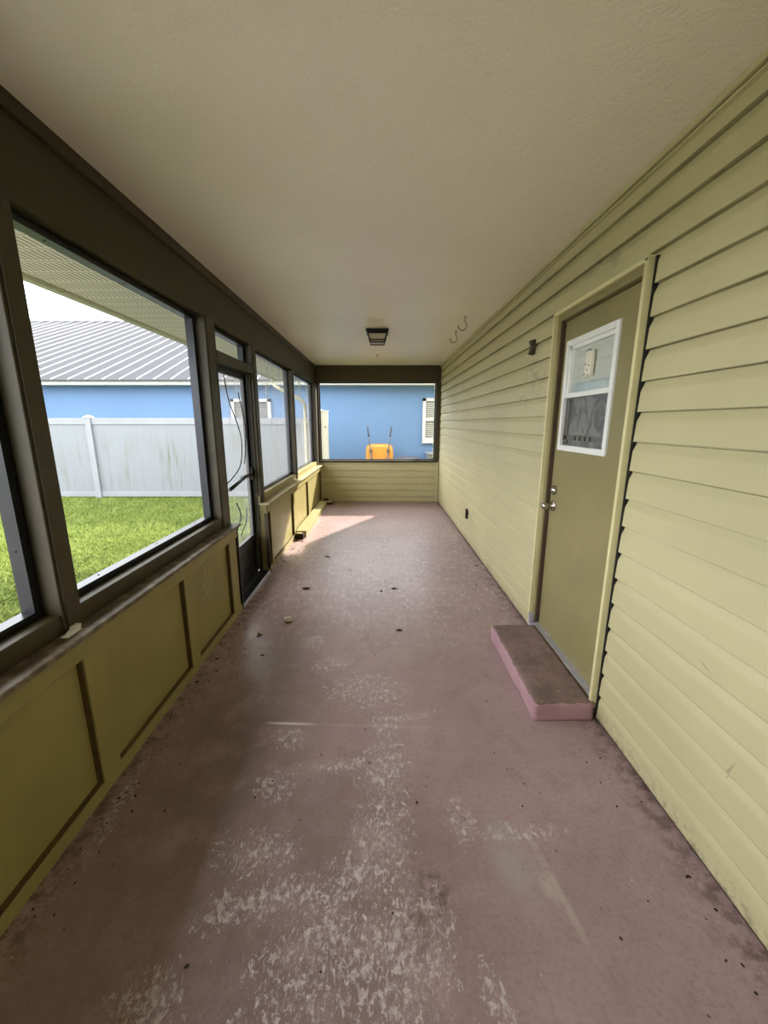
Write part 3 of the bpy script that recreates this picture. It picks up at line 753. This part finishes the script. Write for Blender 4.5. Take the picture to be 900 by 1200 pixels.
# ------------------------------------------------------------------ our house outside: soffit, gutter, downspout, roof
GY1 = 8.05
sf_ = struct(box('trim_2', 'soffit', (-1.96, -1.246, -4, GY1, 2.25, 2.265), None, 0), 'perforated pale soffit under the roof edge')
box('soffit_channel', 'own_gutter', (-1.975, -1.955, -4, GY1, 2.243, 2.27), sf_)
box('fascia', 'own_gutter', (-1.99, -1.975, -4, GY1, 2.24, 2.42), sf_)
box('soffit_block', 'beam', (-1.26, -1.246, -4, GY1, 2.12, 2.25), sf_, 0)
g = thing('roof_gutter', 'cream roof gutter along our eave seen through the left windows', 'gutter', (-2.05, 2, 2.3))
bm = bmesh.new(); prism(bm, [(-1.991, 2.255), (-2.075, 2.255), (-2.10, 2.30), (-2.10, 2.345), (-2.12, 2.37), (-2.12, 2.385), (-2.105, 2.385), (-2.09, 2.35), (-2.09, 2.305), (-2.068, 2.268), (-1.999, 2.268), (-1.999, 2.37), (-1.991, 2.37)], 'Y', -4, GY1 - .004)
link('gutter_trough', bm, 'own_gutter', g); box('gutter_end_cap', 'own_gutter', (-2.115, -1.992, GY1 - .004, GY1, 2.255, 2.385), g)
g = thing('downspout', 'cream downspout slanting from the gutter back to the house corner', 'downspout', (-1.3, 7.1, -.26))
bm = bmesh.new(); tube(bm, [(-2.045, 7.96, 2.26), (-2.045, 7.96, 2.17), (-1.98, 7.88, 2.12), (-1.37, 7.17, 1.84), (-1.31, 7.1, 1.79), (-1.30, 7.1, 1.70), (-1.30, 7.1, -.2), (-1.34, 7.1, -.25)], .034, 4)
link('downspout_pipe', bm, 'own_gutter', g)
for z in (1.5, .2): box('pipe_strap', 'own_gutter', (-1.34, -1.246, 7.05, 7.15, z, z + .025), g)
# roof over the porch and house
bm = bmesh.new()
prism(bm, [(-2.06, 2.40), (-2.0, 2.45), (5.0, 4.6), (12, 2.45), (12.05, 2.40), (5.0, 4.5), (-1.95, 2.42)], 'Y', -4, 8.0)
M['shingle'] = plain('grey_shingle', c3(96, 92, 88), .9)
rf = struct(link('roof', bm, 'shingle'), 'own house roof'); 
box('roof_deck', 'shingle', (-1.97, 1.3, -4, 7.95, 2.465, 2.485), rf, 0)
hb = struct(box('wall_house', 'siding', (1.26, 10, -4, 8.3, -.26, 2.44), None, 0))
# pale concrete for the added patio
M['patio'] = m_stucco('pale_concrete', (.36, .34, .31, 1))
# ------------------------------------------------------------------ ground and lawn
bm = bmesh.new(); B(bm, -60, 40, -30, 60, -.3, -.268); gr = struct(link('ground', bm, 'ground'), 'soil under the lawn')
pt = struct(box('floor_bounce_patio', 'patio', (-11, -1.3, -12, .95, -.268, -.245), None, 0), 'pale concrete patio added out of view to bounce daylight into the porch')  # unseen slab added to bounce daylight onto the near ceiling
def lawn(n, x0, x1, y0, y1, smin, smax, h0, h1):
    x = rng.uniform(x0, x1, n); y = rng.uniform(y0, y1, n)
    return x, y, rng.uniform(smin, smax, n), rng.uniform(h0, h1, n)
xs, ys, ws, hs = [], [], [], []
for a in ((80000, -6.5, -1.3, .9, 6.0, .005, .010, .035, .085), (60000, -9.5, -1.3, 5.0, 9.25, .004, .009, .035, .07), (22000, -14, -6.5, 3, 9.25, .006, .012, .04, .075),
          (9000, -22, -9.5, 5.5, 9.25, .010, .018, .045, .08)):
    q = lawn(*a); xs.append(q[0]); ys.append(q[1]); ws.append(q[2]); hs.append(q[3])
x = np.concatenate(xs); y = np.concatenate(ys); w = np.concatenate(ws); h = np.concatenate(hs)
k_ = (x < -1.42) & (y < 9.15); x, y, w, h = x[k_], y[k_], w[k_], h[k_]
n = len(x); th = rng.uniform(0, 2 * PI, n); ln = rng.uniform(.2, 1.5, n) * h; la = rng.uniform(0, 2 * PI, n)
clump = np.sin(x * 5.1 + 1.3 * np.sin(y * 3.7)) * np.sin(y * 4.3 + 1.7 * np.sin(x * 2.9)); h = h * (1 + .3 * clump)
bx, by = np.cos(th) * w, np.sin(th) * w; lx, ly = np.cos(la) * ln, np.sin(la) * ln
z0 = np.full(n, -.272)
V = np.empty((n, 5, 3))
V[:, 0] = np.stack([x - bx, y - by, z0], 1); V[:, 1] = np.stack([x + bx, y + by, z0], 1)
V[:, 2] = np.stack([x + bx * .8 + lx * .4, y + by * .8 + ly * .4, z0 + h * .6], 1); V[:, 3] = np.stack([x - bx * .8 + lx * .4, y - by * .8 + ly * .4, z0 + h * .6], 1)
V[:, 4] = np.stack([x + lx, y + ly, z0 + h * .95], 1)
me = bpy.data.meshes.new('lawn_grass'); me.vertices.add(n * 5); me.vertices.foreach_set('co', V.reshape(-1))
base = np.arange(n)[:, None] * 5
lp_ = np.concatenate([base + np.array([[0, 1, 2, 3]]), base + np.array([[3, 2, 4]])], 1).reshape(-1)
me.loops.add(n * 7); me.loops.foreach_set('vertex_index', lp_.astype(np.int32))
me.polygons.add(n * 2); stt = (np.arange(n)[:, None] * 7 + np.array([[0, 4]])).reshape(-1)
me.polygons.foreach_set('loop_start', stt.astype(np.int32))
try: me.polygons.foreach_set('loop_total', np.tile([4, 3], n).astype(np.int32))
except Exception: pass
me.update(calc_edges=True)
at = me.attributes.new('tint', 'FLOAT', 'POINT'); tv = np.clip(rng.beta(2, 2, n) + .12 * clump, 0, 1); at.data.foreach_set('value', np.repeat(tv, 5).astype(np.float32))
me.materials.append(M['grass']); lw = bpy.data.objects.new('lawn_grass', me); C.objects.link(lw)
tag(lw, 'bright green lawn grass between the porch and the white fence', 'grass', kind='stuff')

# ------------------------------------------------------------------ fence
F = thing('vinyl_fence', 'white vinyl privacy fence with mildew streaks beyond the lawn', 'fence', (-6.6, 9.3, -.26))
px = [-3.92 - 2.7 * k for k in range(8)]
for i, X in enumerate(px):
    bm = bmesh.new(); B(bm, X - .064, X + .064, 9.236, 9.364, -.27, 1.575, .004)
    p = link('post', bm, 'fence_rail', F)
    bm = bmesh.new(); B(bm, X - .078, X + .078, 9.222, 9.378, 1.565, 1.59, .003); frustum(bm, X, 9.3, 1.59, .072, 1.625, .012); link('post_cap', bm, 'white_vinyl', p)
    xa_, xb_ = X - 2.7 + .06, X - .06
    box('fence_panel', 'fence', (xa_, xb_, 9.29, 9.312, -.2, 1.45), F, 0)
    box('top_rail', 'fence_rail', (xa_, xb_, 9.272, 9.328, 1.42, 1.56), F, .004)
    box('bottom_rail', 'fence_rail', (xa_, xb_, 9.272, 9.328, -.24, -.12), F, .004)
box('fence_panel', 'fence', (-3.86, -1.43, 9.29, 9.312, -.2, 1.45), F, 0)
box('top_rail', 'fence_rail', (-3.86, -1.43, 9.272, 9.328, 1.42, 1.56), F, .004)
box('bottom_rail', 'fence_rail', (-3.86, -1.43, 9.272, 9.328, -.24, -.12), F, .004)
G_ = thing('gate_post', 'tall cream vinyl gate post at the right end of the fence', 'post', (-1.3, 9.25, -.26))
box('post_shaft', 'gate_vinyl', (-1.42, -1.30, 9.22, 9.34, -.27, 1.71), G_, .004)
bm = bmesh.new(); B(bm, -1.434, -1.286, 9.206, 9.354, 1.70, 1.725, .003); frustum(bm, -1.36, 9.28, 1.725, .068, 1.76, .01); link('post_cap', bm, 'gate_vinyl', G_)
M['gate_white'] = plain('white_gate_vinyl', c3(184, 180, 164), .4, var=.03)
box('gate_stile', 'gate_white', (-1.297, -1.19, 9.20, 9.32, -.2, 1.70), G_, .004)
bm = bmesh.new(); B(bm, -1.31, -1.175, 9.19, 9.33, 1.70, 1.725, .003); link('stile_cap', bm, 'gate_white', G_)
lathe_bm = lathe(bmesh.new(), (-1.245, 9.2, 1.36), (0, -1, 0), [(0, .016), (.012, .014), (.014, 0)], 10); link('gate_latch', lathe_bm, 'dark', G_)

# ------------------------------------------------------------------ neighbour house
H = thing('neighbour_house', 'bright blue stucco house with white standing seam roof behind the fence', 'house', (-6, 11.4, -.26))
box('wall', 'blue', (-24, 8, 11.4, 24, -.27, 2.46), H, 0)
box('eave_soffit', 'gutter', (-24.4, 8.4, 11.16, 11.42, 2.44, 2.46), H, 0)
bm = bmesh.new(); prism(bm, [(11.06, 2.44), (11.18, 2.44), (11.18, 2.57), (11.04, 2.57), (11.04, 2.48)], 'X', -24.4, 8.4); link('gutter', bm, 'gutter', H)
sl_ = math.tan(math.radians(22)); ry = 19.2; rz = 2.55 + (ry - 11.0) * sl_
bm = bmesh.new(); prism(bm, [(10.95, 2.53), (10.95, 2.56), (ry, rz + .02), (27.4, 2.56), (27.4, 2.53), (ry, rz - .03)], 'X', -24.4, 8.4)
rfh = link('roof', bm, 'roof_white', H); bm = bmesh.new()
x_ = -24.4
while x_ < 8.4:
    prism(bm, [(10.95, 2.56), (10.95, 2.585), (ry, rz + .045), (ry, rz + .02)], 'X', x_, x_ + .022); x_ += .45
link('roof_rib', bm, 'roof_rib', rfh)
box('ridge_cap', 'gutter', (-24.4, 8.4, ry - .12, ry + .12, rz, rz + .07), rfh)
def nwin(x0, x1, z0, z1, name, mid=True, louv=True):
    w = boxes('window_frame', 'window_white', [(x0, x0 + .09, 11.34, 11.41, z0, z1), (x1 - .09, x1, 11.34, 11.41, z0, z1), (x0, x1, 11.34, 11.41, z1 - .08, z1), (x0, x1, 11.32, 11.41, z0 - .06, z0 + .09)] + ([(x0, x1, 11.35, 11.41, (z0 + z1) / 2 - .03, (z0 + z1) / 2 + .04)] if mid else []), H)
    bm = bmesh.new(); z = z0 + .1
    while z < z1 - .09:
        prism(bm, [(11.385, z), (11.385, z + .006), (11.40, z + .05), (11.40, z + .044)], 'X', x0 + .085, x1 - .085); z += .055
    link('blind', bm, 'tan_blind' if mid else 'screen_frame', w)
    box('pane', 'tub' if not mid else 'curtain', (x0 + .08, x1 - .08, 11.396, 11.405, z0, z1), w, 0)
M['window_white'] = plain('white_house_trim', c3(182, 182, 182), .5, var=.03)
M['tan_blind'] = plain('tan_window_blind', c3(112, 108, 94), .6)
nwin(1.16, 2.05, .96, 2.12, 'w'); nwin(-4.12, -3.02, .9, 2.10, 'w', False)
AC = thing('condenser_unit', 'white topped outdoor unit at the blue wall, right edge of the end opening', 'air conditioner', (1.6, 11.0, -.26))
box('cabinet', 'fence_rail', (1.27, 2.0, 10.75, 11.3, -.27, .62), AC, .02); box('top_cover', 'fence_rail', (1.24, 2.03, 10.72, 11.33, .62, .67), AC, .01)
bm = bmesh.new()
for k in range(14): B(bm, 1.33, 1.94, 10.738, 10.75, -.15 + k * .052, -.125 + k * .052)
link('grille', bm, 'screen_frame', AC)

# ------------------------------------------------------------------ wheelbarrow standing on its nose
Wb = thing('wheelbarrow', 'orange wheelbarrow stood upright with handles up against the blue wall', 'wheelbarrow', (-.03, 10.7, -.26))
tl = .24 / 1.5   # lean (y per z)
def wy(z, off=0): return 10.55 + (z + .26) * tl + off
bm = bmesh.new(); N = 40; rings = []
for (off, sc, ex) in ((.0, .86, 0), (.0, .9, 0), (.05, .96, 0), (.22, 1., 0), (.235, 1.03, 0), (.235, .99, 0), (.05, .9, 0)):
    R_ = []
    for k in range(N):
        a = 2 * PI * k / N; ca, sa = math.cos(a), math.sin(a)
        sx = math.copysign(abs(ca) ** .38, ca) * .365 * sc; sz = math.copysign(abs(sa) ** .38, sa) * .42 * sc + .47
        if sa < 0: sx *= 1 - .18 * abs(sa)
        R_.append(bm.verts.new((-.03 + sx, wy(sz, off), sz)))
    rings.append(R_)
for A, Bq in zip(rings, rings[1:]):
    for k in range(N): bm.faces.new((A[k], A[(k + 1) % N], Bq[(k + 1) % N], Bq[k]))
bm.faces.new(rings[0][::-1]); bm.faces.new(rings[-1]); bmesh.ops.recalc_face_normals(bm, faces=bm.faces[:])
link('tray', bm, 'orange', Wb, True)
M['steel'] = plain('grey_tube_steel', c3(96, 98, 104), .4, .6)
for s in (-1, 1):
    def hx(z): return -.03 + s * (.12 + .195 * (z + .1) / 1.45)
    pts = [(hx(z), wy(z, -.035), z) for z in (-.1, .2, .6, 1.0, 1.15)]
    hd = link('handle', tube(bmesh.new(), pts, .016, 10), 'steel', Wb, True)
    link('grip', tube(bmesh.new(), [(hx(z), wy(z, -.035), z) for z in (1.10, 1.16, 1.3, 1.375)], [.022, .024, .021, .018], 10), 'tub', hd, True)
    lg = [(hx(.72), wy(.72, -.035), .72), (hx(.62), wy(.62, -.30), .62), (hx(.52), wy(.52, -.30), .52), (hx(.36), wy(.36, -.035), .36)]
    link('leg', tube(bmesh.new(), spl(lg, 6), .014, 8), 'steel', Wb, True)
    bm = bmesh.new(); B(bm, hx(.72) - .035, hx(.72) + .035, wy(.72, -.06), wy(.72, .0), .68, .77, .004); link('leg_bracket', bm, 'steel', Wb)
link('wheel', lathe(bmesh.new(), (-.07, 10.5, -.07), (1, 0, 0), [(0, .12), (0, .17), (.02, .19), (.06, .19), (.08, .17), (.08, .12)], 24), 'dark', Wb, True)
bm = bmesh.new(); tube(bm, [(-.18, 10.52, -.07), (.12, 10.52, -.07)], .012, 8); link('axle', bm, 'steel', Wb)
T_ = link('plastic_tub', lathe(bmesh.new(), (.68, 10.35, -.27), (0, 0, 1), [(0, .40), (.03, .41), (.64, .36), (.8, .345), (.86, .30), (.89, .18), (.895, .0)], 32), 'tub', None, True)
tag(T_, 'dark grey rounded tub top showing right of the orange wheelbarrow', 'tub')

# ------------------------------------------------------------------ light
w = bpy.data.worlds.new('hazy_sky'); S.world = w; w.use_nodes = True; nt = w.node_tree; nt.nodes.clear()
out = nt.nodes.new('ShaderNodeOutputWorld'); bg = nt.nodes.new('ShaderNodeBackground')
tc = nt.nodes.new('ShaderNodeTexCoord'); nz = nt.nodes.new('ShaderNodeTexNoise'); nz.inputs['Scale'].default_value = 2.2; nz.inputs['Detail'].default_value = 5
mp = nt.nodes.new('ShaderNodeMapRange'); mp.inputs[1].default_value = .35; mp.inputs[2].default_value = .7
mx = nt.nodes.new('ShaderNodeMix'); mx.data_type = 'RGBA'; mx.inputs['A'].default_value = (.90, .94, 1.0, 1); mx.inputs['B'].default_value = (1, .99, .97, 1)
nt.links.new(tc.outputs['Generated'], nz.inputs['Vector']); nt.links.new(nz.outputs[0], mp.inputs[0]); nt.links.new(mp.outputs[0], mx.inputs['Factor'])
nt.links.new(mx.outputs['Result'], bg.inputs[0]); bg.inputs[1].default_value = 6.5; nt.links.new(bg.outputs[0], out.inputs[0])
sd = bpy.data.lights.new('sun', 'SUN'); sd.energy = 12.0; sd.angle = math.radians(1.2); sd.color = (1, .9, .74)
so = bpy.data.objects.new('sun', sd); C.objects.link(so); so.location = (6, 14, 9)
dirv = Vector((-.486 * .8625, -.874 * .8625, -.506)); so.rotation_euler = dirv.to_track_quat('-Z', 'Y').to_euler()

# ------------------------------------------------------------------ camera
cd = bpy.data.cameras.new('camera'); cd.sensor_fit = 'HORIZONTAL'; cd.sensor_width = 36; cd.lens = 468 / 900 * 36; cd.shift_x = 4 / 900
co = bpy.data.objects.new('camera', cd); C.objects.link(co); co.location = (0, 0, 1.447); co.rotation_euler = (math.radians(90) - math.atan(104 / 468), 0, 0)
cd.clip_start = .02; S.camera = co
S.cycles.max_bounces = 12; S.cycles.diffuse_bounces = 8; S.cycles.transparent_max_bounces = 16
S.cycles.use_denoising = True
try: S.cycles.denoiser = 'OPENIMAGEDENOISE'
except Exception: pass
S.cycles.sample_clamp_indirect = 10
S.view_settings.view_transform = 'Standard'; S.view_settings.look = 'None'; S.view_settings.gamma = 1; S.view_settings.use_curve_mapping = False
S.view_settings.exposure = 0.16
